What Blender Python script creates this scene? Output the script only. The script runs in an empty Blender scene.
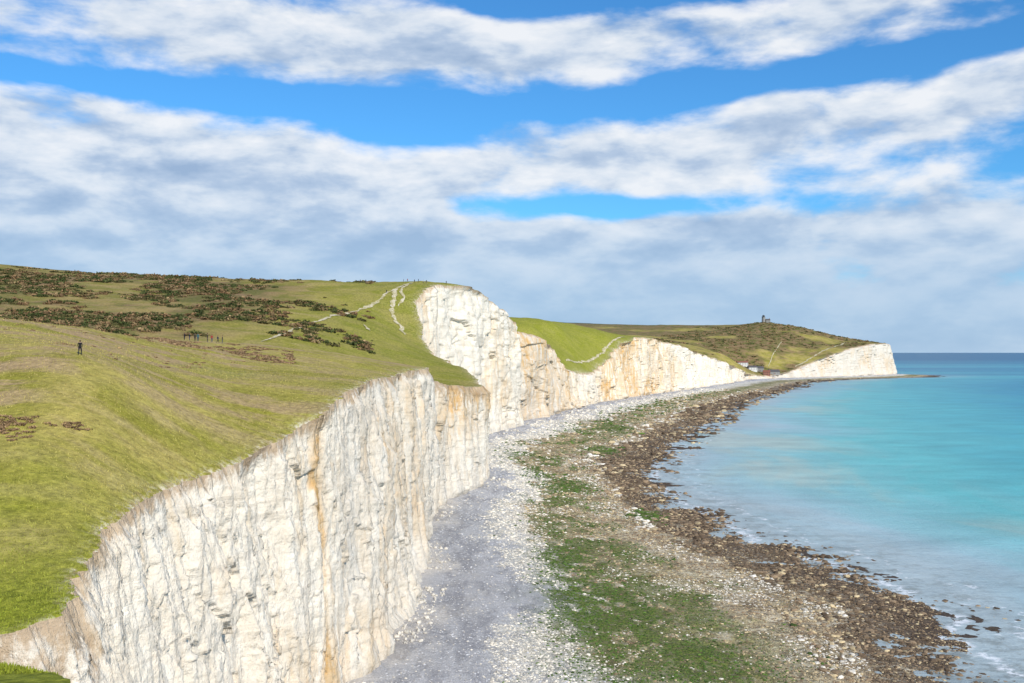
import bpy, math, numpy as np
from mathutils import Vector
rng=np.random.default_rng(7)
scene=bpy.context.scene
COL=scene.collection

# ------------------------------------------------------------ noise
def _h(ix,iy,iz,seed):
    n=(ix.astype(np.int64)*374761393+iy.astype(np.int64)*668265263+iz.astype(np.int64)*2147483647+seed*1274126177)&0xFFFFFFFF
    n=((n^(n>>13))*1274126177)&0xFFFFFFFF
    n=((n^(n>>16))*2246822519)&0xFFFFFFFF
    return ((n^(n>>15))&0xFFFFFF)/float(0xFFFFFF)
def vnoise(x,y,z=None,seed=0):
    x=np.asarray(x,float); y=np.asarray(y,float)
    x,y=np.broadcast_arrays(x,y)
    z=np.zeros_like(x) if z is None else np.broadcast_to(np.asarray(z,float),x.shape)
    ix=np.floor(x);iy=np.floor(y);iz=np.floor(z)
    fx=x-ix;fy=y-iy;fz=z-iz
    fx=fx*fx*fx*(fx*(fx*6-15)+10);fy=fy*fy*fy*(fy*(fy*6-15)+10);fz=fz*fz*(3-2*fz)
    r=0
    for dx in (0,1):
        for dy in (0,1):
            for dz in (0,1):
                w=(fx if dx else 1-fx)*(fy if dy else 1-fy)*(fz if dz else 1-fz)
                r=r+w*_h(ix+dx,iy+dy,iz+dz,seed)
    return r*2-1
def fbm(x,y,z=None,octv=4,seed=0,rough=.5):
    a=1;s=0;t=0;f=1
    for o in range(octv):
        s=s+a*vnoise(x*f,y*f,None if z is None else z*f,seed+o*17)
        t+=a;a*=rough;f*=2.03
    return s/t
def facets(u,v,seed,tilt=.8):
    """irregular fracture plates: nearest-cell id gives an offset and a tilt"""
    u,v=np.broadcast_arrays(u,v)
    iu=np.floor(u);iv=np.floor(v);best=np.full(u.shape,9e9);val=np.zeros(u.shape);z=np.zeros_like(iu)
    for a in(-1,0,1):
        for b in(-1,0,1):
            cu=iu+a;cv=iv+b
            pu=cu+_h(cu,cv,z,seed);pv=cv+_h(cu,cv,z,seed+1)
            d=(u-pu)**2+(v-pv)**2;k=d<best
            h=(_h(cu,cv,z,seed+2)*2-1)+tilt*((_h(cu,cv,z,seed+3)*2-1)*(u-pu)*1.5+(_h(cu,cv,z,seed+4)*2-1)*(v-pv)*1.5)
            val=np.where(k,h,val);best=np.where(k,d,best)
    return val
def sstep(a,b,x):
    t=np.clip((x-a)/(b-a),0,1);return t*t*(3-2*t)

# ------------------------------------------------------------ coast definition (metres; X seaward, Y along coast, Z up)
TOP=np.array([
(-300,40,52),(-100,25,51),(0,6,48),(20,-6,42.5),(40,-17,36.4),(46,-20.9,35.3),(50,-26,34.6),(53,-33,33.6),(57,-38,32.2),(62,-36.5,31.7),(65,-33,31.8),(69,-30.8,32.4),
(73,-31.6,32.8),(78,-33.4,33.6),(85,-35,35),(98,-34.7,36.4),(107,-33.4,36.6),(115,-31.3,37.3),(125,-29.2,38.9),(132,-28.6,39.8),(138,-25.2,42.4),(150,-25.2,44.3),(180,-24.8,45.0),
(215,-24.2,45.5),(245,-22.7,46),(268,-23.2,45.7),(290,-24,43.5),(320,-21.5,40),(345,-16.5,38.2),(362,-11.9,37.6),(372,-11.3,38),(385,-13,40),(400,-17,42.2),(440,-31.8,47.3),(465,-42,55.6),
(490,-46.8,68.2),(508,-45.6,80),(518,-42.2,84.6),(535,-36,86.0),(560,-23.6,86.8),(590,-13,82.6),(615,-6,76.5),(640,2.0,69.3),(646,1.5,68.6),(662,-9.0,67),(684,2,65.5),(720,20.3,61.6),
(770,31.7,54.6),(800,35,44),(815,37.7,38),(860,54.5,33.0),(900,70.6,30),(930,79,33),(960,89.7,40.3),(1010,109.6,57),(1060,131,66),(1140,163.8,65),(1250,211,57.5),
(1420,282.6,43),(1600,363,24.3),(1680,393,14.5),(1740,425,9.0),(1790,478,8.5),(1815,505,14),(1850,540,23),(1900,610,45),(1950,664,58),(2020,727,66),(2100,790,68.5),(2150,815,66),
(2180,812,62),(2300,770,70),(2600,690,80),(3200,500,100),(4200,300,120)],float)
BASE=np.array([
(-300,50),(-100,34),(0,16),(20,4),(46,-12),(55,-28),(64,-27),(70,-22),(80,-27),(98,-29),(120,-25.5),(136,-24.6),(143,-22.2),(150,-20),(175,-17),(200,-16.6),(225,-18.5),
(250,-21.5),(279,-22.6),(320,-20),(345,-12.5),(360,-9.6),(372,-8.5),(400,-13),(440,-26),(480,-37),(525,-31),(565,-15.8),(590,-7),(622,2.5),(640,8),(647,7),(662,-2),(684,9),(720,25),
(790,38.5),(860,62),(938,84),(1000,112),(1105,154),(1309,247),(1460,310),(1658,389),(1740,435),(1777,485),(1815,520),(1860,566),(1920,650),(1980,705),(2060,775),(2130,825),(2175,830),
(2300,785),(2600,705),(3200,515),(4200,315)],float)
SHORE=np.array([
(-300,110),(0,85),(100,76),(150,74),(173,75),(195,78),(223,75),(245,68),(265,61),(300,54),(336,50),(390,51),(461,61),(565,91),(650,118),(732,143),(858,178),
(1000,228),(1157,290),(1382,388),(1600,470),(1750,565),(1850,650),(1920,750),(1970,835),(2060,885),(2140,905),(2200,880),(2300,850),(2600,760),(3200,570),(4200,370)],float)
ys=[-300.0]
def slope(y):
    return (np.interp(y+1,TOP[:,0],TOP[:,1])-np.interp(y-1,TOP[:,0],TOP[:,1]))/2
while ys[-1]<4200:
    y=ys[-1]
    if y<30: st=2.5
    elif y<44: st=.5
    elif y<2200: st=0.0021*max(y,60)
    else: st=18
    st/=math.sqrt(1+slope(y)**2)
    ys.append(y+st)
YS=np.array(ys); NS=len(YS)
def smooth(a,k):
    ker=np.exp(-np.linspace(-2,2,2*k+1)**2);ker/=ker.sum()
    return np.convolve(np.pad(a,k,mode='edge'),ker,mode='valid')
XT=smooth(np.interp(YS,TOP[:,0],TOP[:,1]),6)
ZT=smooth(np.interp(YS,TOP[:,0],TOP[:,2]),9)
XB=smooth(np.interp(YS,BASE[:,0],BASE[:,1]),6)
sc=np.clip(YS/250,0.5,3)
XT_s=XT.copy()
arc=np.concatenate([[0],np.cumsum(np.hypot(np.diff(XT_s),np.diff(YS)))])
s2=np.clip(YS/260,.6,3.2)
EN=2.3*s2*fbm(arc/9/s2,arc*0+3.3,octv=5,seed=5,rough=.6)+.55*s2*facets(arc/3.2/s2,arc*0+.5,15,.9)+.18*facets(arc/.9/s2,arc*0+.5,19,.9)-.2
XT=XT+EN*np.clip((YS-46)/25,0.15,1)
ZT=ZT+.45*sc*fbm(YS/12,YS*0,octv=4,seed=8)-.12*s2*np.abs(fbm(arc/2.2/s2,arc*0,octv=3,seed=98))
XB=XB+1.5*sc*fbm(YS/12,YS*0+7.3,octv=4,seed=25)
def Xt(y): return np.interp(y,YS,XT)
def Xts(y): return np.interp(y,YS,XT_s)
def Zt(y): return np.interp(y,YS,ZT)
def Xb(y): return np.interp(y,YS,XB)
def Xw(y): return np.interp(y,SHORE[:,0],SHORE[:,1])

# ------------------------------------------------------------ land control points x,y,z
CP=[(0,0,48.3),(-30,0,46.5),(-70,0,45),(-60,30,39),(-70,55,35),(20,-60,50),(-60,-80,50),(-300,-100,60),(-300,100,62),(-130,100,50),(-100,70,40),
(-36,70,32.6),(-50,70,33.4),(-41,80,34.9),(-45,88,38.7),(-41.7,96,40.5),(-53,103,43),(-45.6,105,44.6),(-59,115,46.8),(-49.5,114,47.6),(-54,124,50.5),(-65,127,50.6),
(-74,145,53.4),(-85,165,55.4),(-74,170,54),(-110,170,57),(-110,215,53.5),(-80,215,53.2),
(-39.6,112,41.0),(-45.3,128,45.1),(-56,158,48.9),(-72.5,205,52.5),
(-35.5,135,42.1),(-43.4,165,46.2),(-54,205,49.6),(-63,240,51.5),(-75,232,53),
(-31,170,46),(-39.3,215,48.7),(-47.5,260,49.6),(-29.5,262,46.6),
(-35,300,43),(-30,330,39.5),(-25,360,38),(-70,300,41),(-120,290,43),(-180,290,46),(-240,280,52),(-25,390,42),
(-78.8,370,54.0),(-93.7,440,68),(-106,500,81),(-117,550,89.6),(-51.7,390,49.0),(-58.4,440,60),(-65,490,74.5),(-70.3,530,86.6),
(-131,360,56),(-163.7,450,73.5),(-207,570,93.5),(-170,335,58),(-231,450,79),(-304,590,102),(-400,400,85),(-500,600,118),(-800,300,110),
(-300,220,64),(-800,900,130),(-350,800,85),(-60,620,78),(-120,680,78),(-40,750,60),(-100,850,70),(24,850,68.8),(46,950,74),(90,1020,71),(60,950,58),(48,880,46),(40,860,46),
(0,900,72),(-100,1000,84),(-300,1200,95),(130,1130,67),(150,1200,66),(250,1440,50),(200,1500,55),(200,1700,60),(0,1500,80),(-400,1600,95),(0,2000,98),(330,1640,34),(366,1750,47),(330,1850,62),
(359,1900,63),(375,2100,86),(460,2200,104),(559,2200,115),(622,2150,103),(709,2150,83),(773,2150,72),(473,1900,55),(424,1850,34),(440,1810,20),(540,1900,42),(500,2000,78),(620,2030,72),(590,2100,97),
(700,2080,70),(650,2400,100),(560,2500,110),(47,2600,131),(230,2600,120),(374,2700,108),(-200,2700,135),(-800,2600,140),(200,3400,120),(-300,3800,130),(-1500,1500,130),(-1500,3000,140),(-1500,100,120)]
CP=np.array(CP+[(Xts(y)-1,y,Zt(y)) for y in np.concatenate([np.arange(0,130,12),np.arange(130,700,25),np.arange(700,2200,70),np.arange(2300,4200,300)])],float)
def basis(x,y):
    r2=(x[:,None]-CP[None,:,0])**2+(y[:,None]-CP[None,:,1])**2
    return np.sqrt(r2+12.0**2)
n=len(CP)
A=np.zeros((n+3,n+3));A[:n,:n]=basis(CP[:,0],CP[:,1])-np.eye(n)*1.0
A[:n,n]=1;A[:n,n+1]=CP[:,0];A[:n,n+2]=CP[:,1];A[n:,:n]=A[:n,n:].T
W=np.linalg.solve(A,np.concatenate([CP[:,2],[0,0,0]]))
def rbf(x,y):
    out=np.empty(len(x))
    for i in range(0,len(x),20000):
        xs=x[i:i+20000];yy=y[i:i+20000]
        out[i:i+20000]=basis(xs,yy)@W[:n]+W[n]+W[n+1]*xs+W[n+2]*yy
    return out
EDGE_C=ZT-rbf(XT,YS)
EDGE_S=smooth(EDGE_C,25)
def land_h(x,y):
    x=np.asarray(x,float);y=np.asarray(y,float);sh=x.shape
    x=x.ravel();y=y.ravel()
    t=np.clip(Xt(y)-x,0,None)
    L=np.clip(8+y*.02,8,50)
    ec=np.interp(y,YS,EDGE_C);es=np.interp(y,YS,EDGE_S)
    z=rbf(x,y)+es*np.exp(-t/L)+(ec-es)*np.exp(-t/1.6)
    m=1-np.exp(-t/6)
    z+=m*(.55*fbm(x/12,y/12,octv=3,seed=31)+.09*fbm(x/1.6,y/1.6,octv=2,seed=33))
    z+=m*sstep(300,700,y)*2.0*fbm(x/55,y/55,octv=4,seed=35)
    z-=.15*np.exp(-t/.4)
    return z.reshape(sh)

# ------------------------------------------------------------ mesh helpers
def make_mesh(name,V,F,mats,smooth_=True,attrs=None,cols=None,parent=None):
    me=bpy.data.meshes.new(name)
    V=np.asarray(V,np.float32);F=np.asarray(F,np.int32);k=F.shape[1]
    me.vertices.add(len(V));me.vertices.foreach_set('co',V.ravel())
    me.loops.add(F.size);me.loops.foreach_set('vertex_index',F.ravel())
    me.polygons.add(len(F));me.polygons.foreach_set('loop_start',np.arange(0,F.size,k,dtype=np.int32))
    me.polygons.foreach_set('use_smooth',np.full(len(F),smooth_))
    me.update(calc_edges=True)
    for a,v in (attrs or {}).items():
        at=me.attributes.new(a,'FLOAT','POINT');at.data.foreach_set('value',np.asarray(v,np.float32).ravel())
    if cols is not None:
        at=me.attributes.new('tint','FLOAT_COLOR','POINT')
        c=np.ones((len(V),4),np.float32);c[:,:3]=cols;at.data.foreach_set('color',c.ravel())
    for m in mats: me.materials.append(m)
    ob=bpy.data.objects.new(name,me);COL.objects.link(ob)
    if parent: ob.parent=parent
    return ob
def grid_faces(a,b,flip=False):
    i=np.arange(a-1)[:,None]*b+np.arange(b-1)[None,:]
    f=np.stack([i,i+1,i+b+1,i+b],-1).reshape(-1,4)
    return f[:,::-1] if flip else f

# ------------------------------------------------------------ node helpers
class NT:
    def __init__(s,tree): s.t=tree;s.n=tree.nodes;s.l=tree.links
    def new(s,ty,**k):
        nd=s.n.new(ty)
        for a,b in k.items(): setattr(nd,a,b)
        return nd
    def put(s,sock,v):
        if isinstance(v,bpy.types.NodeSocket): s.l.new(v,sock)
        elif v is not None:
            if isinstance(v,(tuple,list)) and len(v)==3 and sock.type=='RGBA': v=(*v,1)
            sock.default_value=v
    def m(s,op,a,b=None,c=None,clamp=False):
        nd=s.new('ShaderNodeMath',operation=op,use_clamp=clamp)
        s.put(nd.inputs[0],a)
        if b is not None:s.put(nd.inputs[1],b)
        if c is not None:s.put(nd.inputs[2],c)
        return nd.outputs[0]
    def noise(s,vec,scale=1,detail=4,rough=.5,dist=0):
        nd=s.new('ShaderNodeTexNoise')
        if vec is not None:s.l.new(vec,nd.inputs['Vector'])
        nd.inputs['Scale'].default_value=scale;nd.inputs['Detail'].default_value=detail
        nd.inputs['Roughness'].default_value=rough;nd.inputs['Distortion'].default_value=dist
        return nd.outputs['Fac']
    def vor(s,vec,scale=1,out='Color',feat='F1'):
        nd=s.new('ShaderNodeTexVoronoi',feature=feat);s.l.new(vec,nd.inputs['Vector']);nd.inputs['Scale'].default_value=scale
        return nd.outputs[out]
    def map(s,vec,scale=(1,1,1),loc=(0,0,0)):
        nd=s.new('ShaderNodeMapping');s.l.new(vec,nd.inputs[0]);nd.inputs['Scale'].default_value=scale;nd.inputs['Location'].default_value=loc
        return nd.outputs[0]
    def ramp(s,f,stops,interp='LINEAR'):
        nd=s.new('ShaderNodeValToRGB');nd.color_ramp.interpolation=interp
        e=nd.color_ramp.elements
        while len(e)<len(stops): e.new(.5)
        for k,(p,c) in enumerate(stops):
            e[k].position=p
            e[k].color=(c,c,c,1) if not isinstance(c,(tuple,list)) else (*c,1)
        s.put(nd.inputs[0],f);return nd.outputs[0]
    def mr(s,f,a,b,c=0,d=1,sm=True):
        nd=s.new('ShaderNodeMapRange');nd.interpolation_type='SMOOTHSTEP' if sm else 'LINEAR'
        s.put(nd.inputs[0],f)
        for i,v in enumerate((a,b,c,d)): nd.inputs[i+1].default_value=v
        return nd.outputs[0]
    def mix(s,f,a,b,mode='MIX'):
        nd=s.new('ShaderNodeMix',data_type='RGBA',blend_type=mode)
        s.put(nd.inputs[0],f);s.put(nd.inputs[6],a);s.put(nd.inputs[7],b);return nd.outputs[2]
    def attr(s,name,out='Fac'):
        nd=s.new('ShaderNodeAttribute',attribute_name=name);return nd.outputs[out]
    def sep(s,v):
        nd=s.new('ShaderNodeSeparateXYZ');s.l.new(v,nd.inputs[0]);return nd.outputs
    def comb(s,x,y,z=0.0):
        nd=s.new('ShaderNodeCombineXYZ');s.put(nd.inputs[0],x);s.put(nd.inputs[1],y);s.put(nd.inputs[2],z);return nd.outputs[0]
    def bump(s,h,st=.5,dist=.1,nrm=None):
        nd=s.new('ShaderNodeBump');nd.inputs['Strength'].default_value=st;nd.inputs['Distance'].default_value=dist
        s.l.new(h,nd.inputs['Height'])
        if nrm is not None:s.l.new(nrm,nd.inputs['Normal'])
        return nd.outputs[0]
def material(name,fn,rough=.9,spec=.2):
    m=bpy.data.materials.new(name);m.use_nodes=True
    t=NT(m.node_tree);p=m.node_tree.nodes['Principled BSDF']
    p.inputs['Roughness'].default_value=rough;p.inputs['Specular IOR Level'].default_value=spec
    co=t.new('ShaderNodeTexCoord').outputs['Object']
    col,nrm=fn(t,co,p)
    t.put(p.inputs['Base Color'],col)
    if nrm is not None:t.l.new(nrm,p.inputs['Normal'])
    return m

def f_grass(t,co,p):
    mid=t.noise(co,.07,5,.65,.2); fine=t.noise(co,1.3,5,.7)
    str_=t.noise(t.map(co,(.35,1.0,.35)),.20,5,.62,.5)
    c=t.mix(t.mr(mid,.38,.62),(.255,.230,.036),(.385,.315,.085))
    c=t.mix(t.m('MULTIPLY',t.mr(str_,.5,.66),.65),c,(.45,.36,.14))
    c=t.mix(t.m('MULTIPLY',t.attr('dry'),t.mr(str_,.42,.58)),c,(.38,.262,.14))
    c=t.mix(t.attr('lush'),c,t.mix(t.mr(fine,.3,.7),(.165,.20,.016),(.275,.285,.032)))
    c=t.mix(t.attr('heath'),c,t.mix(t.mr(mid,.42,.58),(.14,.13,.04),(.235,.155,.08)))
    c=t.mix(t.attr('hazy_wood'),c,(.055,.10,.095))  # far ridge woodland, with bluish distance haze painted into its colour
    c=t.mix(1.0,c,t.ramp(fine,[(.28,.60),(.72,1.38)]),'MULTIPLY')
    bare=t.m('MULTIPLY',t.attr('rim'),t.mr(t.noise(co,.9,4,.7),.42,.56))
    c=t.mix(bare,c,t.mix(t.mr(fine,.4,.6),(.36,.26,.15),(.62,.56,.45)))
    return c,t.bump(fine,.8,.45)
M_grass=material('turf',f_grass,.95,.1)
def f_chalk(t,co,p):
    z=t.sep(co)[2]
    vert=t.noise(t.map(co,(1,1,.13)),.33,6,.66,.7)
    vfine=t.noise(t.map(co,(1,1,.6)),1.4,5,.72)
    blot=t.noise(co,.20,6,.68,.2)
    str_=t.noise(t.map(co,(.06,.06,1.0)),.8,4,.6,.2)
    c=t.mix(t.mr(blot,.38,.62),(.86,.79,.675),(.77,.695,.58))
    c=t.mix(t.m('MULTIPLY',t.mr(vert,.53,.69),.65),c,(.64,.515,.355))
    c=t.mix(t.m('MULTIPLY',t.mr(vfine,.56,.70),.42),c,(.52,.45,.355))
    c=t.mix(t.m('MULTIPLY',t.mr(str_,.585,.64),.32),c,(.46,.40,.325))
    c=t.mix(t.attr('grey'),c,t.mix(t.mr(vfine,.35,.65),(.60,.57,.525),(.40,.375,.34)))
    rust=t.m('MULTIPLY',t.attr('rust'),t.mr(vert,.33,.58),clamp=True)
    c=t.mix(rust,c,t.mix(t.mr(blot,.4,.6),(.64,.38,.14),(.62,.45,.26)))
    bl=t.attr('below')
    edge=t.m('ADD',bl,t.m('MULTIPLY',t.m('SUBTRACT',t.noise(t.map(co,(1,1,.4)),.6,5,.75),.5),-8.0))
    soil=t.mr(edge,.2,2.0,1,0)
    c=t.mix(t.m('MULTIPLY',soil,.8),c,t.mix(t.mr(blot,.35,.65),(.32,.20,.10),(.50,.36,.22)))
    c=t.mix(t.m('MULTIPLY',t.mr(z,1.5,6.5,1,0),.4),c,(.45,.40,.32))
    h=t.m('ADD',t.m('MULTIPLY',vert,.5),t.m('ADD',t.m('MULTIPLY',blot,.6),t.m('MULTIPLY',vfine,.65)))
    h=t.m('ADD',h,t.m('MULTIPLY',str_,.25))
    return c,t.bump(h,.85,1.0)
M_chalk=material('chalk',f_chalk,.95,.1)

# ------------------------------------------------------------ land
NT_=230;K=6.2
tt=1900*(np.exp(K*np.linspace(0,1,NT_))-1)/(math.exp(K)-1)
GX=XT[:,None]-tt[None,:];GY=np.repeat(YS[:,None],NT_,1)
GZ=land_h(GX,GY)
t_in=np.repeat(tt[None,:],NS,0)
lush=np.exp(-t_in/(2+3*(vnoise(GX/9,GY/9,seed=3)*.5+.5)))*.4*sstep(1400,900,GY)
lush=np.maximum(lush,sstep(104,66,GY+.3*(GX+40)+10*fbm(GX/10,GY/10,octv=3,seed=14))*.9)
lush=np.maximum(lush,.6*sstep(330,400,GY)*sstep(700,560,GY)*sstep(-125,-60,GX))
lush=np.maximum(lush,.7*sstep(780,850,GY)*sstep(1250,1100,GY))
lush=np.maximum(lush,.45*sstep(0,.5,fbm(GX/16,GY/30,octv=3,seed=47))*sstep(330,280,GY))
dry=sstep(110,140,GY)*sstep(320,280,GY)*1.0*(fbm(GX/20,GY/20,octv=3,seed=77)*.7+.5)+.25
dry=np.maximum(dry,.9*sstep(-46,-56,GX)*sstep(85,105,GY)*sstep(300,250,GY))
hz=fbm(GX/38,GY/24,octv=4,seed=41)
heath=sstep(285,330,GY)*sstep(700,600,GY)*np.maximum(.22,sstep(-75,-135,GX)*(.5+.5*sstep(-.35,.0,hz)))
heath=np.maximum(heath,sstep(1640,1800,GY)*sstep(-.45,-.1,fbm(GX/70,GY/45,octv=4,seed=43))*.95)
hazy_wood=sstep(2300,2500,GY)
rim=np.exp(-t_in/(.35+.6*np.clip(GY/300,0,4)))*sstep(60,75,GY)*(GY<2200)
def C(a): return np.clip(a,0,1)
make_mesh('grass_downland',np.stack([GX,GY,GZ],-1).reshape(-1,3),grid_faces(NS,NT_,False),[M_grass],True,
  dict(lush=C(lush),dry=C(dry),heath=C(heath),hazy_wood=C(hazy_wood),rim=C(rim)))

# ------------------------------------------------------------ cliff
NV=170
tx=smooth(np.gradient(XT_s),14);ty=smooth(np.gradient(YS),14);L=np.hypot(tx,ty);nx=ty/L;ny=-tx/L
v=np.linspace(0,1,NV)
ZBt=2.6+.6*fbm(YS/15,YS*0,octv=2,seed=66)
V_=np.repeat(v[None,:],NS,0)
z0=GZ[:,0]
ZZ=z0[:,None]+(ZBt[:,None]-1.0-z0[:,None])*V_
arcg=np.repeat(arc[:,None],NV,1);scg=np.clip(YS/260,.8,3.2)[:,None]
pr=V_*.75+.25*sstep(.84,1.0,V_)*(.6+.4*fbm(arcg/14,arcg*0,octv=2,seed=61))+.1*V_
X=XT_s[:,None]+(EN*np.clip((YS-46)/25,0.15,1))[:,None]*(1-.7*sstep(0,.45,V_))+(XB-XT_s)[:,None]*np.clip(pr,0,1.05)
win=np.clip((z0[:,None]-ZZ)/2.5,0,1)*np.clip((1-V_)*14,0.15,1)
a1=arcg/scg;zz=ZZ/scg**.7
def ridged(x,y,seed,o=3):
    return 1-2*np.abs(fbm(x,y,octv=o,seed=seed))
wu=.6*fbm(a1/5,zz/6,octv=4,seed=71);wv=.6*fbm(a1/5,zz/6,octv=4,seed=72)
D=2.7*scg*(ridged(a1/15,zz/80,51)-.55)+1.35*scg*fbm(a1/4.8+zz/60,zz/30,octv=4,seed=52,rough=.55)
rg=.45+.55*sstep(-.2,.4,fbm(arcg/28,ZZ/25,octv=2,seed=99))
D+=.55*scg*facets(a1/4.0+wu,zz/9+wv,101,1.0)*rg
D+=.24*scg*facets(a1/1.7+wu*2,zz/2.4+wv*2,111,1.0)*rg
D+=.26*fbm(a1/1.1,zz/1.6,octv=4,seed=53,rough=.62)*np.sqrt(scg)
D*=win
X=X+D*nx[:,None];Yc=GY[:,:1]+D*ny[:,None]
below=z0[:,None]-ZZ
yy=GY[:,:1]
rust=1.15*np.exp(-((yy-136.5+.05*(ZZ-20)+.7*fbm(ZZ/5,yy*0,octv=2,seed=63))/1.25)**2)*(.5+.5*sstep(-.2,.3,fbm(ZZ/7,yy/4,octv=2,seed=67)))+.8*sstep(890,950,yy)*sstep(1250,1100,yy)*(.45+.55*sstep(-.2,.3,fbm(arcg/30,ZZ/40,octv=3,seed=69)))+.6*sstep(300,330,yy)*sstep(395,370,yy)*sstep(.6,.1,V_)+.45*sstep(650,690,yy)*sstep(880,820,yy)+.14+.35*sstep(.05,.45,fbm(arcg/22,ZZ/30,octv=3,seed=64))
rust=np.broadcast_to(rust,X.shape)
grey=(.40*sstep(139,146,yy)*sstep(400,330,yy)*(.55+.6*fbm(arcg/9,ZZ/25,octv=3,seed=65))+.4*sstep(642,655,yy)*sstep(800,740,yy)+.5*sstep(1500,1850,yy)+.04)+0*X
bl=below*np.broadcast_to(np.where((yy>295)&(yy<380),.28,np.where(yy<72,.35,1.0)),X.shape)
make_mesh('chalk_cliff',np.stack([X,Yc,ZZ],-1).reshape(-1,3),grid_faces(NS,NV,True),[M_chalk],True,dict(below=bl,rust=C(rust),grey=C(grey)))

# ------------------------------------------------------------ beach
NU=210
uu=np.concatenate([[-.06],np.linspace(0,1.12,NU-8),[1.2,1.3,1.5,1.8,2.3,3,4]])
NU=len(uu)
def beach_z(x,y):
    u=(x-Xb(y))/(Xw(y)-Xb(y))
    z=np.interp(u,[-.1,0,.2,.34,1,1.3,4],[3.6,3.0,2.2,1.5,.12,-.55,-6])
    rk=sstep(.35,.6,u)
    z=z+(.08+.34*rk)*fbm(x/4,y/4,octv=4,seed=71,rough=.6)+.5*rk*fbm(x/22,y/14,octv=3,seed=72)
    return z
def zone_u(x,y):
    u=(x-Xb(y))/(Xw(y)-Xb(y))
    u=u+.12*fbm(x/16,y/28,octv=4,seed=81)+.06*fbm(x/2.5,y/4,octv=3,seed=82)
    far=sstep(300,450,y)
    return u+.10*far*sstep(.35,.1,u)
def algae(x,y):
    u=(x-Xb(y))/(Xw(y)-Xb(y))
    a=.82*np.exp(-((u-.48)/.20)**2)*sstep(-.25,.25,fbm(x/9,y/14,octv=4,seed=83,rough=.65))
    for (cx,cy,rx,ry) in [(22,362,9,20),(19,186,14,36),(14,235,9,24),(66,640,12,50),(29,158,13,15),(40,300,6,13),(14,205,9,30),(45,500,9,25)]:
        r=((x-cx)/rx)**2+((y-cy)/ry)**2
        a=np.maximum(a,1.2*np.exp(-r**1.3)*sstep(-.55,.1,fbm(x/2.5,y/4,octv=4,seed=84,rough=.65)))
    return np.clip(a,0,1)
sel=YS>-250
Yb=YS[sel];w=(Xw(Yb)-Xb(Yb))
BX=Xb(Yb)[:,None]+w[:,None]*uu[None,:];BY=np.repeat(Yb[:,None],NU,1)
BZ=beach_z(BX,BY)
def f_beach(t,co,p):
    z=t.attr('zone')
    sp=t.noise(co,.8,5,.72);sp2=t.noise(co,3.5,4,.75);cell=t.sep(t.vor(co,1.3,'Color'))
    big=t.noise(co,.10,5,.65,.3)
    c=t.ramp(z,[(0,(.56,.52,.47)),(.08,(.43,.42,.42)),(.18,(.47,.46,.465)),(.25,(.62,.59,.535)),(.33,(.66,.60,.51)),(.41,(.38,.31,.165)),(.55,(.37,.295,.15)),(.66,(.50,.405,.26)),(.76,(.38,.285,.18)),(.84,(.17,.12,.075)),(1.0,(.085,.06,.042))])
    mz=t.mr(t.m('ABSOLUTE',t.m('SUBTRACT',z,.62)),.36,.2)
    c=t.mix(t.m('MULTIPLY',t.m('MULTIPLY',mz,t.mr(big,.53,.63)),.7),c,(.64,.55,.38))
    c=t.mix(t.m('MULTIPLY',t.m('MULTIPLY',mz,t.mr(big,.47,.38)),.7),c,(.16,.115,.055))
    c=t.mix(t.m('MULTIPLY',t.m('MULTIPLY',mz,t.mr(cell[1],.68,.82)),.4),c,(.60,.54,.42))
    c=t.mix(t.m('MULTIPLY',t.mr(z,.2,.4),t.m('MULTIPLY',t.mr(cell[0],.6,.85),.6)),c,(.11,.078,.045))
    c=t.mix(t.m('MULTIPLY',t.attr('algae'),t.mr(sp,.30,.52)),c,t.mix(t.mr(sp2,.35,.65),(.035,.07,.012),(.16,.185,.03)))
    vv=t.mr(z,.16,.24,.7,1)
    c=t.mix(vv,c,t.mix(1.0,c,t.ramp(sp2,[(.3,.5),(.7,1.45)]),'MULTIPLY'))
    vv2=t.mr(z,.16,.24,.25,1)
    c=t.mix(vv2,c,t.mix(1.0,c,t.ramp(sp,[(.3,.5),(.7,1.45)]),'MULTIPLY'))
    c=t.mix(t.m('MULTIPLY',t.mr(z,.30,.18),t.mr(t.noise(t.map(co,(1,.35,1)),.22,5,.68,.3),.42,.62)),c,t.mix(1.0,c,(.66,.66,.68),'MULTIPLY'))
    h=t.m('ADD',sp,t.m('MULTIPLY',sp2,.5))
    return c,t.bump(h,.9,.4)
M_beach=material('shingle_and_rock',f_beach,.85,.25)
make_mesh('beach',np.stack([BX,BY,BZ],-1).reshape(-1,3),grid_faces(len(Yb),NU,True),[M_beach],True,dict(zone=C(zone_u(BX,BY)),algae=algae(BX,BY)))

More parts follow.
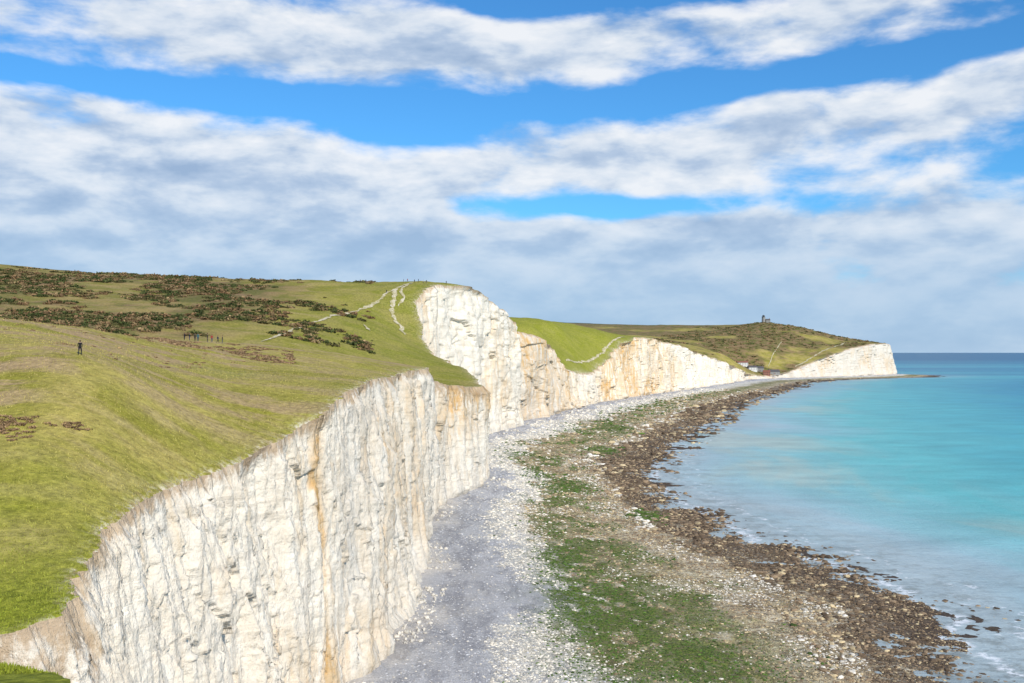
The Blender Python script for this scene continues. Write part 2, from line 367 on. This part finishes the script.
phi=(1+5**.5)/2
ICO=np.array([(-1,phi,0),(1,phi,0),(-1,-phi,0),(1,-phi,0),(0,-1,phi),(0,1,phi),(0,-1,-phi),(0,1,-phi),(phi,0,-1),(phi,0,1),(-phi,0,-1),(-phi,0,1)])/math.hypot(1,phi)
ICF=np.array([(0,11,5),(0,5,1),(0,1,7),(0,7,10),(0,10,11),(1,5,9),(5,11,4),(11,10,2),(10,7,6),(7,1,8),(3,9,4),(3,4,2),(3,2,6),(3,6,8),(3,8,9),(4,9,5),(2,4,11),(6,2,10),(8,6,7),(9,8,1)])
def f_leaf(t,co,p): return t.attr('tint','Color'),None
M_rock=material('rock',f_leaf,.85,.25)
def rocks(name,N,ylo,yhi,smin,smax,umin,umax,keep=None):
    r=rng.random(N);y=1/(1/ylo-(r)*(1/ylo-1/yhi))
    u=umin+(umax-umin)*rng.random(N)
    x=Xb(y)+u*(Xw(y)-Xb(y))
    zu=zone_u(x,y);al=algae(x,y)
    prob=np.interp(zu,[0,.14,.24,.34,.45,.62,.75,1,1.15],[.35,.30,.8,.85,.45,.5,.75,1,.8])
    if keep is not None: prob=prob*keep(x,y,zu)
    k=rng.random(N)<prob
    x,y,zu,al=x[k],y[k],zu[k],al[k];n=len(x)
    s=(smin+(smax-smin)*rng.random(n)**3)*np.clip((y/220),.8,4.2)
    s=np.where(zu<.2,s*.75,s)
    r1=rng.random(n)[:,None]
    pz=fbm(x/10,y/10,octv=4,seed=87)[:,None]
    white=np.array([.68,.62,.52]);tan=np.array([.50,.39,.225]);br=np.array([.12,.082,.05]);br2=np.array([.25,.175,.105]);gy=np.array([.43,.425,.43]);gr=np.array([.055,.095,.016])
    z1=zu[:,None]
    c=np.where(z1<.2,np.where(r1<.82,gy,white*.9),np.where(z1<.36,np.where(r1<.88,white,gy),np.where(z1<.80,np.where(r1<.20+1.1*pz,white,np.where(r1<.62+.6*pz,tan,br2)),np.where(r1<.48,br,np.where(r1<.88,br2,tan)))))
    c=np.where((al>rng.random(n)*.8+.1)[:,None],gr*(.8+1.0*rng.random((n,1))),c)*(.65+.65*rng.random((n,1)))
    s3=np.stack([s*(.7+.8*rng.random(n)),s*(.7+.8*rng.random(n)),s*(.35+.35*rng.random(n))],-1)
    P=ICO[None]*(1+.32*(rng.random((n,12,1))-.5))*s3[:,None,:]
    a=rng.random(n)*6.283;ca,sa=np.cos(a)[:,None],np.sin(a)[:,None]
    Q=np.stack([P[...,0]*ca-P[...,1]*sa,P[...,0]*sa+P[...,1]*ca,P[...,2]],-1)
    zc=beach_z(x,y)+s3[:,2]*.2
    Q+=np.stack([x,y,zc],-1)[:,None,:]
    F=(ICF[None]+(np.arange(n)*12)[:,None,None]).reshape(-1,3)
    return make_mesh(name,Q.reshape(-1,3),F,[M_rock],False,cols=np.repeat(c,12,0))
rocks('beach_cobbles',118000,138,1300,.09,.34,.02,1.04)
rocks('shore_boulders',10000,138,1900,.3,.8,.72,1.2,keep=lambda x,y,z:sstep(-.2,.25,fbm(x/12,y/12,octv=2,seed=91)))
def talus():
    N=3200;y=1/(1/138-rng.random(N)*(1/138-1/1500));x=Xb(y)+rng.random(N)**1.5*7*np.clip(y/300,.7,3)-1
    k=fbm(x*0,y/14,octv=2,seed=95)>.15;x,y=x[k],y[k];n=len(x)
    s=(.06+.5*rng.random(n)**6)*np.clip(y/250,.8,3)
    P=ICO[None]*(1+.4*(rng.random((n,12,1))-.5))*(s[:,None]*(.6+.6*rng.random((n,3))))[:,None,:]
    P+=np.stack([x,y,beach_z(x,y)+s*.3],-1)[:,None,:]
    F=(ICF[None]+(np.arange(n)*12)[:,None,None]).reshape(-1,3)
    make_mesh('fallen_chalk_rocks',P.reshape(-1,3),F,[M_rock],False,cols=np.repeat(np.array([.62,.57,.49])*(.7+.4*rng.random((n,1))),12,0))
talus()

# ------------------------------------------------------------ sea
def spaced(a,b,st0,g):
    o=[a];st=st0
    while o[-1]<b: o.append(o[-1]+st);st*=g
    return np.array(o)
sx=np.concatenate([[-60000,-20000,-6000,-2000,-600,-200],spaced(-60,65000,3.0,1.018)])
sy=np.concatenate([[-60000,-10000,-2000,-500],spaced(-200,65000,5,1.015)])
SX,SY=np.meshgrid(sx,sy)
shore=SX-Xw(SY)
def f_sea(t,co,p):
    sh=t.attr('shore');s=t.sep(co);Y=s[1]
    n1=t.noise(t.map(co,(1,.45,1)),.012,5,.6,.6)
    n2=t.noise(t.map(co,(.5,1,1)),.05,5,.65)
    n3=t.noise(t.map(co,(.10,1,1)),.004,5,.6)
    shn=t.m('ADD',sh,t.m('MULTIPLY',t.m('SUBTRACT',n1,.5),170))
    c=t.ramp(t.m('DIVIDE',shn,400.0),[(0,(.41,.48,.48)),(.06,(.36,.49,.51)),(.14,(.25,.49,.50)),(.26,(.115,.47,.46)),(.5,(.07,.39,.42)),(.85,(.03,.25,.36)),(1,(.028,.23,.34))])
    sand=t.m('MULTIPLY',t.mr(sh,0,25),t.mr(sh,140,50,0,1))
    c=t.mix(t.m('MULTIPLY',t.m('MULTIPLY',sand,t.mr(n1,.48,.62)),.65),c,(.52,.52,.42))
    dk=t.m('MULTIPLY',t.mr(sh,50,0),t.mr(t.noise(co,.16,5,.7),.46,.62))
    c=t.mix(t.m('MULTIPLY',dk,.55),c,(.15,.15,.115))
    c=t.mix(t.mr(Y,900,2400,0,.9),c,t.mix(t.mr(n3,.4,.6),(.03,.18,.29),(.075,.34,.40)))
    c=t.mix(t.mr(Y,2600,7000,0,.92),c,(.02,.11,.21))
    c=t.mix(1.0,c,t.ramp(n2,[(.3,.80),(.7,1.16)]),'MULTIPLY')
    foam=t.m('MULTIPLY',t.mr(t.m('ABSOLUTE',t.m('SUBTRACT',t.m('ADD',sh,t.m('MULTIPLY',n2,44)),25.0)),3.0,0),t.mr(t.noise(co,.5,4,.7),.42,.54))
    foam2=t.m('MULTIPLY',t.mr(t.m('ABSOLUTE',t.m('SUBTRACT',t.m('ADD',sh,t.m('MULTIPLY',n2,60)),48.0)),1.6,0),t.mr(t.noise(co,.35,4,.7),.50,.60))
    c=t.mix(t.m('MULTIPLY',t.m('MAXIMUM',foam,foam2),.9),c,(.85,.86,.86))
    w=t.noise(t.map(co,(.6,1.3,1)),.4,6,.70,.2)
    return c,t.bump(w,.6,.8)
M_sea=material('sea_water',f_sea,.35,.16)
make_mesh('sea',np.stack([SX,SY,SX*0],-1).reshape(-1,3),grid_faces(len(sy),len(sx)),[M_sea],True,dict(shore=shore))

# ------------------------------------------------------------ chalk paths
def f_path(t,co,p):
    nn=t.noise(co,.45,5,.75)
    c=t.mix(t.mr(nn,.38,.6),(.58,.51,.38),(.35,.30,.13))
    return c,None
M_path=material('chalk_track',f_path,.95,.1)
def path(name,pts,wd,step=1.2):
    pts=np.array(pts,float);d=np.concatenate([[0],np.cumsum(np.hypot(*np.diff(pts,axis=0).T))])
    s=np.arange(0,d[-1],step);x=smooth(np.interp(s,d,pts[:,0]),5);y=smooth(np.interp(s,d,pts[:,1]),5)
    x+=wd*.8*fbm(s/9,s*0,octv=3,seed=len(pts)+3)
    tx=np.gradient(x);ty=np.gradient(y);l=np.hypot(tx,ty);px_,py_=ty/l,-tx/l
    c=np.linspace(-1,1,5)
    wl=wd*.5*(1+1.3*fbm(s/3,s*0+5,octv=3,seed=19));wr=wd*.5*(1+1.3*fbm(s/3,s*0+9,octv=3,seed=29))
    e=np.clip(np.minimum(s,s[-1]-s)/4,.15,1)
    w=np.where(c[None,:]<0,wl[:,None],wr[:,None])*e[:,None]
    X=x[:,None]+px_[:,None]*w*c;Y=y[:,None]+py_[:,None]*w*c
    Z=land_h(X,Y)+.16+y[:,None]*.0002
    return make_mesh(name,np.stack([X,Y,Z],-1).reshape(-1,3),grid_faces(len(s),5,True),[M_path])
path('chalk_path',[(-92,362),(-88.5,375),(-87,400),(-81,430),(-75,462),(-67,490),(-61,510),(-52,530)],1.5)
path('chalk_path',[(-60,515),(-59,500),(-58.5,485),(-54,472),(-48,460)],2.4)
path('chalk_path',[(-66,440),(-63,434),(-61,428)],1.6)
path('chalk_path',[(-54,528),(-56,512),(-55,500),(-57,490)],1.5)
path('chalk_path',[(47,872),(57,900),(68,930),(84,968),(101,1010),(120,1055)],1.9,2)
path('chalk_path',[(520,1840),(560,1880),(600,1925),(640,1970),(690,2040)],3,6)
path('chalk_path',[(470,1830),(500,1900),(540,1990)],1.6,6)

# ------------------------------------------------------------ vegetation
M_leaf=material('foliage',f_leaf,.9,.1)
def leaf_mass(name,x,y,rx,rz,cols,per,leaf,sink=.25):
    n=len(x);z=land_h(x,y)
    d=rng.normal(size=(n,per,3));d/=np.linalg.norm(d,axis=-1,keepdims=True);d[...,2]=np.abs(d[...,2])
    rad=.55+.45*rng.random((n,per,1))**.5
    lump=1+.35*np.sin(d[...,:1]*5+x[:,None,None])*np.cos(d[...,1:2]*4+y[:,None,None])
    c=d*rad*lump*np.stack([rx,rx*1.0,rz],-1)[:,None,:]
    c+=np.stack([x,y,z-rz*sink],-1)[:,None,:]
    a=rng.normal(size=(n,per,3));a/=np.linalg.norm(a,axis=-1,keepdims=True)
    b=np.cross(a,rng.normal(size=(n,per,3)));b/=np.linalg.norm(b,axis=-1,keepdims=True)
    L_=(leaf*np.clip(rx,.5,9))[:,None,None]*(.6+.8*rng.random((n,per,1)))
    Q=np.stack([c-a*L_-b*L_*.6,c+a*L_-b*L_*.6,c+a*L_+b*L_*.6,c-a*L_+b*L_*.6],2)
    F=np.arange(n*per*4).reshape(-1,4)
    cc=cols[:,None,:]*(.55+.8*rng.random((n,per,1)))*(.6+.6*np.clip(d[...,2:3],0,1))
    return make_mesh(name,Q.reshape(-1,3),F,[M_leaf],False,cols=np.repeat(cc.reshape(-1,3),4,0))
def pick(n):
    a=np.array([[.065,.078,.025],[.115,.10,.038],[.21,.13,.065],[.26,.18,.09]])
    return a[rng.choice(4,n,p=[.36,.24,.25,.15])]
N=28000;y=318+rng.random(N)*262;pxr=-.56+rng.random(N)*.42;x=pxr*y
k=(fbm(x/38,y/24,octv=4,seed=41)+.4*fbm(x/9,y/9,octv=2,seed=42)>(-.18+.42*sstep(-.38,-.18,pxr)))&(rng.random(N)<.40)
x,y=x[k],y[k];rx=.6+2.0*rng.random(len(x))**2.2
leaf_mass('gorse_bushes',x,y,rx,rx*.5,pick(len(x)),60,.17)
N=60;y=520+rng.random(N)*30;x=-.25*y+rng.normal(size=N)*9
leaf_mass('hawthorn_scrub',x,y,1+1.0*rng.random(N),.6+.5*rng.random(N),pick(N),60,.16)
N=1100;y=192+rng.random(N)*28;x=(-.38+rng.random(N)*.16)*y
k=fbm(x/5,y/5,octv=2,seed=6)>.0;x,y=x[k],y[k]
leaf_mass('dry_bramble_scrub',x,y,.3+.4*rng.random(len(x)),.10+.14*rng.random(len(x)),np.tile([[.30,.195,.105]],(len(x),1))*(.6+.7*rng.random((len(x),1))),50,.2)
N=190;x=np.concatenate([rng.normal(-50.5,1.8,90),rng.normal(-44.6,.6,16),-48-rng.random(84)*40]);y=np.concatenate([rng.normal(99,1.6,90),rng.normal(102,.4,16),130+rng.random(84)*70])
leaf_mass('dry_bracken',x,y,.2+.35*rng.random(N),.06+.09*rng.random(N),np.tile([[.31,.20,.105]],(N,1))*(.7+.5*rng.random((N,1))),50,.16)
N=6200;y=1660+rng.random(N)*560;x=Xt(y)-8-rng.random(N)*430
k=(fbm(x/70,y/45,octv=4,seed=43)>-.12)&(rng.random(N)<.5);x,y=x[k],y[k];rx=1.5+3.0*rng.random(len(x))
leaf_mass('distant_scrub',x,y,rx,rx*.35,pick(len(x))*1.35,26,.2)
N=150000;y=1/(1/46-rng.random(N)*(1/46-1/230));t=rng.random(N)**1.3*70;x=Xt(y)-.05-t
k=(x/y>-.56);x,y=x[k],y[k];n_=len(x);z=land_h(x,y)
hh=(.05+.16*rng.random(n_)**2)*(1+.6*(fbm(x/3,y/3,octv=2,seed=15)));ang=rng.random(n_)*3.1416;wd=.03+.03*rng.random(n_)
dx,dy=np.cos(ang)*wd,np.sin(ang)*wd;lx,ly=rng.normal(size=n_)*.05,rng.normal(size=n_)*.05
Q=np.stack([np.stack([x-dx,y-dy,z-.02],-1),np.stack([x+dx,y+dy,z-.02],-1),np.stack([x+lx,y+ly,z+hh],-1)],1)
gl=sstep(104,66,y+.3*(x+40))[:,None];cc=(np.array([.235,.27,.03])*gl+np.array([.42,.345,.11])*(1-gl))*(.65+.6*rng.random((n_,1)))
make_mesh('grass_tufts',Q.reshape(-1,3),np.arange(n_*3).reshape(-1,3),[M_leaf],False,cols=np.repeat(cc,3,0))

# ------------------------------------------------------------ simple materials
def flat(name,c,r=.8,var=.15):
    def f(t,co,p):
        return t.mix(1.0,c,t.ramp(t.noise(co,3,4,.6),[(.3,1-var),(.7,1+var)]),'MULTIPLY'),None
    return material(name,f,r,.2)
M_skin=flat('skin',(.45,.28,.2));M_hair=flat('hair',(.05,.03,.02));M_shoe=flat('shoe',(.03,.03,.03))
JK=[flat('jacket_navy',(.015,.02,.05)),flat('jacket_black',(.015,.015,.017)),flat('jacket_teal',(.02,.10,.12)),flat('jacket_red',(.28,.03,.03)),flat('jacket_pale',(.42,.42,.42))]
TR=[flat('trousers_dark',(.02,.022,.03)),flat('trousers_denim',(.03,.05,.11))]
import bmesh
def body_mesh(pose):
    V=[];R=[];E=[];roots=[]
    def a(p,r,par=None,root=False):
        V.append(p);R.append(r);i=len(V)-1
        if par is not None:E.append((par,i))
        if root:roots.append(i)
        return i
    st=.0 if pose=='stand' else .24
    pel=a((0,0,.95),(.155,.115),root=True)
    wa=a((0,0,1.12),(.14,.105),pel);ch=a((0,.0,1.30),(.17,.125),wa);sh=a((0,0,1.42),(.12,.09),ch);nk=a((0,.01,1.50),(.055,.055),sh);hd0=a((0,.02,1.57),(.075,.085),nk);a((0,.025,1.66),(.08,.095),hd0);
    for s in(-1,1):
        f=s*st
        hp=a((s*.10,0,.88),(.095,.10),pel);kn=a((s*.11,f*.55+.03,.50),(.062,.065),hp)
        an=a((s*.115,f*1.15-(.05 if f<0 else 0),.10),(.042,.045),kn);hl=a((s*.115,f*1.15-.02,.045),(.045,.045),an);a((s*.13,f*1.15+.17,.035),(.04,.03),hl)
        so=a((s*.20,0,1.41),(.065,.065),sh);el=a((s*.255,-f*.35-.02,1.13),(.047,.047),so)
        wr=a((s*.27,-f*.8+.05,.90),(.032,.032),el);pm=a((s*.272,-f*.85+.065,.83),(.022,.042),wr)
        for j,(oy,ln) in enumerate([(-.032,.065),(-.011,.078),(.011,.082),(.032,.074)]):
            b=a((s*.272,-f*.85+.065+oy,.825),(.010,.010),root=True);c=a((s*.272,-f*.85+.07+oy,.79),(.010,.010),b);a((s*.262,-f*.85+.078+oy,.79-ln*.6),(.008,.008),c)
        b=a((s*.272,-f*.85+.09,.86),(.011,.011),root=True);c=a((s*.262,-f*.85+.125,.835),(.011,.011),b);a((s*.255,-f*.85+.135,.80),(.009,.009),c)
    me=bpy.data.meshes.new('tmp');me.from_pydata([tuple(p) for p in V],E,[])
    ob=bpy.data.objects.new('tmp',me);COL.objects.link(ob)
    sk=ob.modifiers.new('s','SKIN');sk.use_smooth_shade=True
    for i,r in enumerate(R):
        me.skin_vertices[0].data[i].radius=r;me.skin_vertices[0].data[i].use_root=i in roots
    ss=ob.modifiers.new('b','SUBSURF');ss.levels=1;ss.render_levels=1
    dg=bpy.context.evaluated_depsgraph_get();dg.update()
    out=bpy.data.meshes.new_from_object(ob.evaluated_get(dg))
    bpy.data.objects.remove(ob)
    bm=bmesh.new();bm.from_mesh(out)
    for f in bm.faces:
        c=f.calc_center_median();f.smooth=True
        if c.z>1.455: f.material_index=1 if (c.z>1.66 or (c.y<.0 and c.z>1.52)) else 0
        elif abs(c.x)>.2 and c.z<.90: f.material_index=0
        elif c.z>.86: f.material_index=2
        elif c.z>.10: f.material_index=3
        else: f.material_index=4
    def blob(p,s,mi):
        r=bmesh.ops.create_icosphere(bm,subdivisions=2,radius=1)
        for v in r['verts']:
            v.co=Vector((v.co.x*s[0]+p[0],v.co.y*s[1]+p[1],v.co.z*s[2]+p[2]))
            for f in v.link_faces:f.material_index=mi;f.smooth=True
    blob((0,.135,1.605),(.012,.018,.022),0)
    for s in(-1,1):
        blob((s*.088,.02,1.61),(.012,.02,.03),0);blob((s*.03,.115,1.63),(.012,.008,.008),1)
    blob((0,.118,1.56),(.022,.008,.006),3)
    blob((0,.005,1.675),(.094,.105,.075),1)
    blob((0,0,.90),(.185,.14,.07),2)
    idx=np.array([f.material_index for f in bm.faces],np.int32)
    bm.to_mesh(out);bm.free()
    return out,idx
BM={p:body_mesh(p) for p in('stand','walk')}
def person(x,y,rot,pose='stand',jk=0,tr=0,h=1.75):
    src,idx=BM[pose];me=src.copy();me.materials.clear()
    for m in(M_skin,M_hair,JK[jk],TR[tr],M_shoe):me.materials.append(m)
    me.polygons.foreach_set('material_index',idx);me.update()
    ob=bpy.data.objects.new('person',me);COL.objects.link(ob)
    me.name='person'
    z=float(land_h(np.array([x]),np.array([y]))[0])
    ob.location=(x,y,z-.01);ob.rotation_euler=(0,0,math.radians(rot));s=h/1.75;ob.scale=(s,s,s)
    return ob
person(-53.8,124,10,'walk',1,0,1.85)
for i,(a,yv,r,ps,j) in enumerate([(-.3290,226,80,'stand',1),(-.3240,228,-60,'stand',0),(-.3185,224,30,'stand',1),(-.3155,229,200,'walk',2),(-.3060,224,-80,'stand',1),(-.3015,229,10,'stand',3),(-.2955,226,-90,'walk',0),(-.2910,224,100,'stand',1)]):
    person(a*yv,yv,r,ps,j,i%2,1.72+.04*(i%5))
for i,(a,yv,r,j) in enumerate([(-.1525,535,0,1),(-.147,536,60,0),(-.109,530,90,1),(-.105,531,0,3),(-.098,528,0,1),(-.094,530,-40,0),(-.089,528,30,4),(-.086,529,10,1),(-.066,546,20,1),(-.126,505,180,1)]):
    person(a*yv,yv,r,'walk' if i%2 else 'stand',j,i%2,1.8)

# ------------------------------------------------------------ buildings
M_white=flat('white_render',(.62,.60,.56));M_flint=flat('grey_stone',(.26,.25,.23));M_roof=flat('slate_roof',(.09,.085,.085));M_tile=flat('clay_tile_roof',(.22,.09,.06))
M_glass=flat('window_glass',(.03,.04,.05),.15);M_brick=flat('red_brick',(.28,.13,.09));M_steel=flat('galvanised_steel',(.3,.3,.3),.5)
def box(name,lo,hi,mat,par):
    x0,y0,z0=lo;x1,y1,z1=hi
    V=[(x0,y0,z0),(x1,y0,z0),(x1,y1,z0),(x0,y1,z0),(x0,y0,z1),(x1,y0,z1),(x1,y1,z1),(x0,y1,z1)]
    F=[(0,3,2,1),(4,5,6,7),(0,1,5,4),(1,2,6,5),(2,3,7,6),(3,0,4,7)]
    return make_mesh(name,V,F,[mat],False,parent=par)
def gable(name,x0,x1,y0,y1,z0,z1,mat,par,ov=.4):
    x0-=ov;x1+=ov;y0-=ov;y1+=ov;ym=(y0+y1)/2
    me=bpy.data.meshes.new(name)
    me.from_pydata([(x0,y0,z0),(x1,y0,z0),(x1,y1,z0),(x0,y1,z0),(x0,ym,z1),(x1,ym,z1)],[],[(0,1,5,4),(2,3,4,5),(0,4,3),(1,2,5),(0,3,2,1)])
    me.materials.append(mat);ob=bpy.data.objects.new(name,me);COL.objects.link(ob);ob.parent=par;return ob
def house(name,x,y,L_,D_,H_,rot,wall,roof,zoff=0):
    e=bpy.data.objects.new(name,None);COL.objects.link(e)
    e.location=(x,y,float(land_h(np.array([x]),np.array([y]))[0])+zoff);e.rotation_euler=(0,0,math.radians(rot))
    box('walls',(-L_/2,-D_/2,-2.5),(L_/2,D_/2,H_),wall,e)
    gable('roof',-L_/2,L_/2,-D_/2,D_/2,H_+.003,H_+D_*.42,roof,e)
    box('chimney',(L_/2-1.8,-.5,H_+.5),(L_/2-.8,.5,H_+D_*.42+1.2),M_brick,e)
    nw=max(3,int(L_/3))
    for fl in range(int(H_//2.7)):
        for i in range(nw):
            cx=-L_/2+(i+.5)*L_/nw
            for sgn in(-1,1):
                ya=sgn*D_/2;box('window',(cx-.55,min(ya,ya+sgn*.05),.9+fl*2.7),(cx+.55,max(ya,ya+sgn*.05),2.2+fl*2.7),M_glass,e)
    box('door',(-.5,-D_/2-.09,0),(.5,-D_/2-.055,2.05),M_tile,e)
    return e
house('cottage',428,1775,16,8,5.6,12,M_white,M_roof)
house('cottage',447,1800,14,8,5.6,5,M_flint,M_roof)
house('brick_house',452,1768,12,8,5.8,-10,M_brick,M_tile)
house('cafe_building',470,1790,20,10,3.6,8,M_flint,M_roof)
house('cottage',415,1800,22,7,5.5,8,M_white,M_tile)
def cyl(name,r0,r1,z0,z1,mat,par,x=0,y=0,seg=20):
    a=np.linspace(0,2*math.pi,seg,endpoint=False)
    V=[(x+r0*math.cos(t),y+r0*math.sin(t),z0) for t in a]+[(x+r1*math.cos(t),y+r1*math.sin(t),z1) for t in a]
    F=[(i,(i+1)%seg,seg+(i+1)%seg,seg+i) for i in range(seg)]
    me=bpy.data.meshes.new(name);me.from_pydata(V,[],F+[tuple(range(seg,2*seg)),tuple(range(seg))[::-1]]);me.materials.append(mat)
    ob=bpy.data.objects.new(name,me);COL.objects.link(ob);ob.parent=par;return ob
lx,ly=556,2200
lh=bpy.data.objects.new('lighthouse',None);COL.objects.link(lh);lh.location=(lx,ly,float(land_h(np.array([lx]),np.array([ly]))[0]))
cyl('tower',4.2,3.6,-3,11.5,M_flint,lh);cyl('gallery',4.4,4.4,11.5,12.1,M_flint,lh);cyl('lantern_room',2.8,2.8,12.1,14.5,M_glass,lh);cyl('lantern_dome',3.1,.4,14.5,16.2,M_roof,lh)
box('keepers_house',(4.3,-4,-3),(14,4.5,5),M_flint,lh);gable('house_roof',4.3,14,-4,4.5,5.003,7.6,M_roof,lh,.3)
for i in range(3):box('window',(5.6+i*3,-4.06,2.0),(6.8+i*3,-4.003,3.6),M_glass,lh)
cyl('chimney',.6,.6,6,9,M_brick,lh,13,0,8)
st=bpy.data.objects.new('beach_stairs',None);COL.objects.link(st);st.location=(462,1762,2.2);st.rotation_euler=(0,0,math.radians(-35))
for i in range(5):
    for sx_ in(-1.2,1.2):
        box('post',(sx_-.12,i*2.4-.12,-1),(sx_+.12,i*2.4+.12,1.9+(5-i)*1.5),M_steel,st)
for i in range(24):
    box('tread',(-1.07,i*.42,8.0-i*.32),(1.07,i*.42+.4,8.08-i*.32),M_steel,st)

# ------------------------------------------------------------ light & sky
sd=Vector((.40,-.70,.55)).normalized()
sun=bpy.data.lights.new('sun','SUN');sun.energy=4.8;sun.angle=math.radians(.5);sun.color=(1,.94,.84)
so=bpy.data.objects.new('sun',sun);COL.objects.link(so);so.rotation_euler=sd.to_track_quat('Z','Y').to_euler();so.location=(200,-200,400)
wd_=bpy.data.worlds.new('World');scene.world=wd_;wd_.use_nodes=True
t=NT(wd_.node_tree);t.n.clear()
sky=t.new('ShaderNodeTexSky',sky_type='NISHITA');sky.sun_disc=False
sky.sun_elevation=math.asin(sd.z);sky.sun_rotation=math.atan2(sd.x,sd.y)
sky.air_density=1.0;sky.dust_density=.3;sky.ozone_density=2.5
g=t.new('ShaderNodeTexCoord').outputs['Generated']
x,y,z=t.sep(g)
hor=t.m('SQRT',t.m('ADD',t.m('MULTIPLY',x,x),t.m('MULTIPLY',y,y)))
az=t.m('ARCTAN2',x,y);el=t.m('DIVIDE',z,t.m('MAXIMUM',hor,.02))
EL=[(300,45,370,46,0,.31),(640,46,300,34,0,.27),(930,15,190,20,0,.20),(90,165,280,58,.05,.37),(330,185,240,46,0,.26),(880,128,250,42,-.10,.39),(600,158,160,28,0,.30),
(930,225,280,36,0,.29),(250,245,600,40,0,.34),(512,300,1800,70,0,.38),(512,345,2500,45,0,.40),
(130,101,240,12,.02,-.50),(430,110,180,14,-.03,-.44),(840,80,250,15,-.07,-.52),(640,207,175,13,0,-.52),(560,2,160,13,0,-.36),(430,140,60,10,0,-.2)]
tot=None
for px,py,hw,hh,sl,wt in EL:
    a0=(px-512)/995;e0=(352-py)/995
    da=t.m('SUBTRACT',az,a0)
    de=t.m('MULTIPLY_ADD',da,sl,t.m('SUBTRACT',el,e0))
    da=t.m('MULTIPLY',da,995/hw);de=t.m('MULTIPLY',de,995/hh)
    r=t.m('MULTIPLY_ADD',da,da,t.m('MULTIPLY',de,de))
    v=t.m('POWER',math.exp(-1),r)
    tot=t.m('MULTIPLY',v,wt) if tot is None else t.m('MULTIPLY_ADD',v,wt,tot)
def nz(el_,det):
    vec=t.comb(t.m('MULTIPLY',az,8.5),t.m('MULTIPLY',el_,20.0),.37)
    return t.noise(vec,1.0,det,.54,.12)
n1=nz(el,8)
n1u=nz(t.m('ADD',el,.018),5)
d0=t.m('MULTIPLY_ADD',n1,1.3,tot)
cov=t.mr(d0,.66,1.00)
diff=t.m('SUBTRACT',n1,n1u)
sh=t.m('ADD',t.m('MULTIPLY',diff,3.2),t.mr(d0,.85,1.5,.78,.26,False),clamp=True)
lown=t.mr(el,.04,.18)
ccol=t.ramp(sh,[(0,(.34,.46,.65)),(.35,(.48,.59,.755)),(.65,(.71,.78,.87)),(1,(.90,.92,.95))])
ccol=t.mix(t.m('MULTIPLY',t.m('SUBTRACT',1.0,lown),.75),ccol,(.40,.57,.78))
skyc=t.mix(1.0,sky.outputs[0],(.40,.95,1.36),'MULTIPLY')
b1=t.new('ShaderNodeBackground');t.l.new(skyc,b1.inputs[0]);b1.inputs[1].default_value=.112
b2=t.new('ShaderNodeBackground');t.l.new(ccol,b2.inputs[0]);b2.inputs[1].default_value=1.0
mx=t.new('ShaderNodeMixShader');t.l.new(t.m('MULTIPLY',cov,.95),mx.inputs[0]);t.l.new(b1.outputs[0],mx.inputs[1]);t.l.new(b2.outputs[0],mx.inputs[2])
out=t.new('ShaderNodeOutputWorld');t.l.new(mx.outputs[0],out.inputs[0])

# ------------------------------------------------------------ camera
cam=bpy.data.cameras.new('camera');co_=bpy.data.objects.new('camera',cam);COL.objects.link(co_)
co_.location=(0,0,50);co_.rotation_euler=(math.radians(90.605),0,0);cam.lens=35;cam.sensor_width=36;cam.clip_start=.5;cam.clip_end=120000
scene.camera=co_
scene.view_settings.view_transform='Standard';scene.view_settings.look='None';scene.view_settings.exposure=0
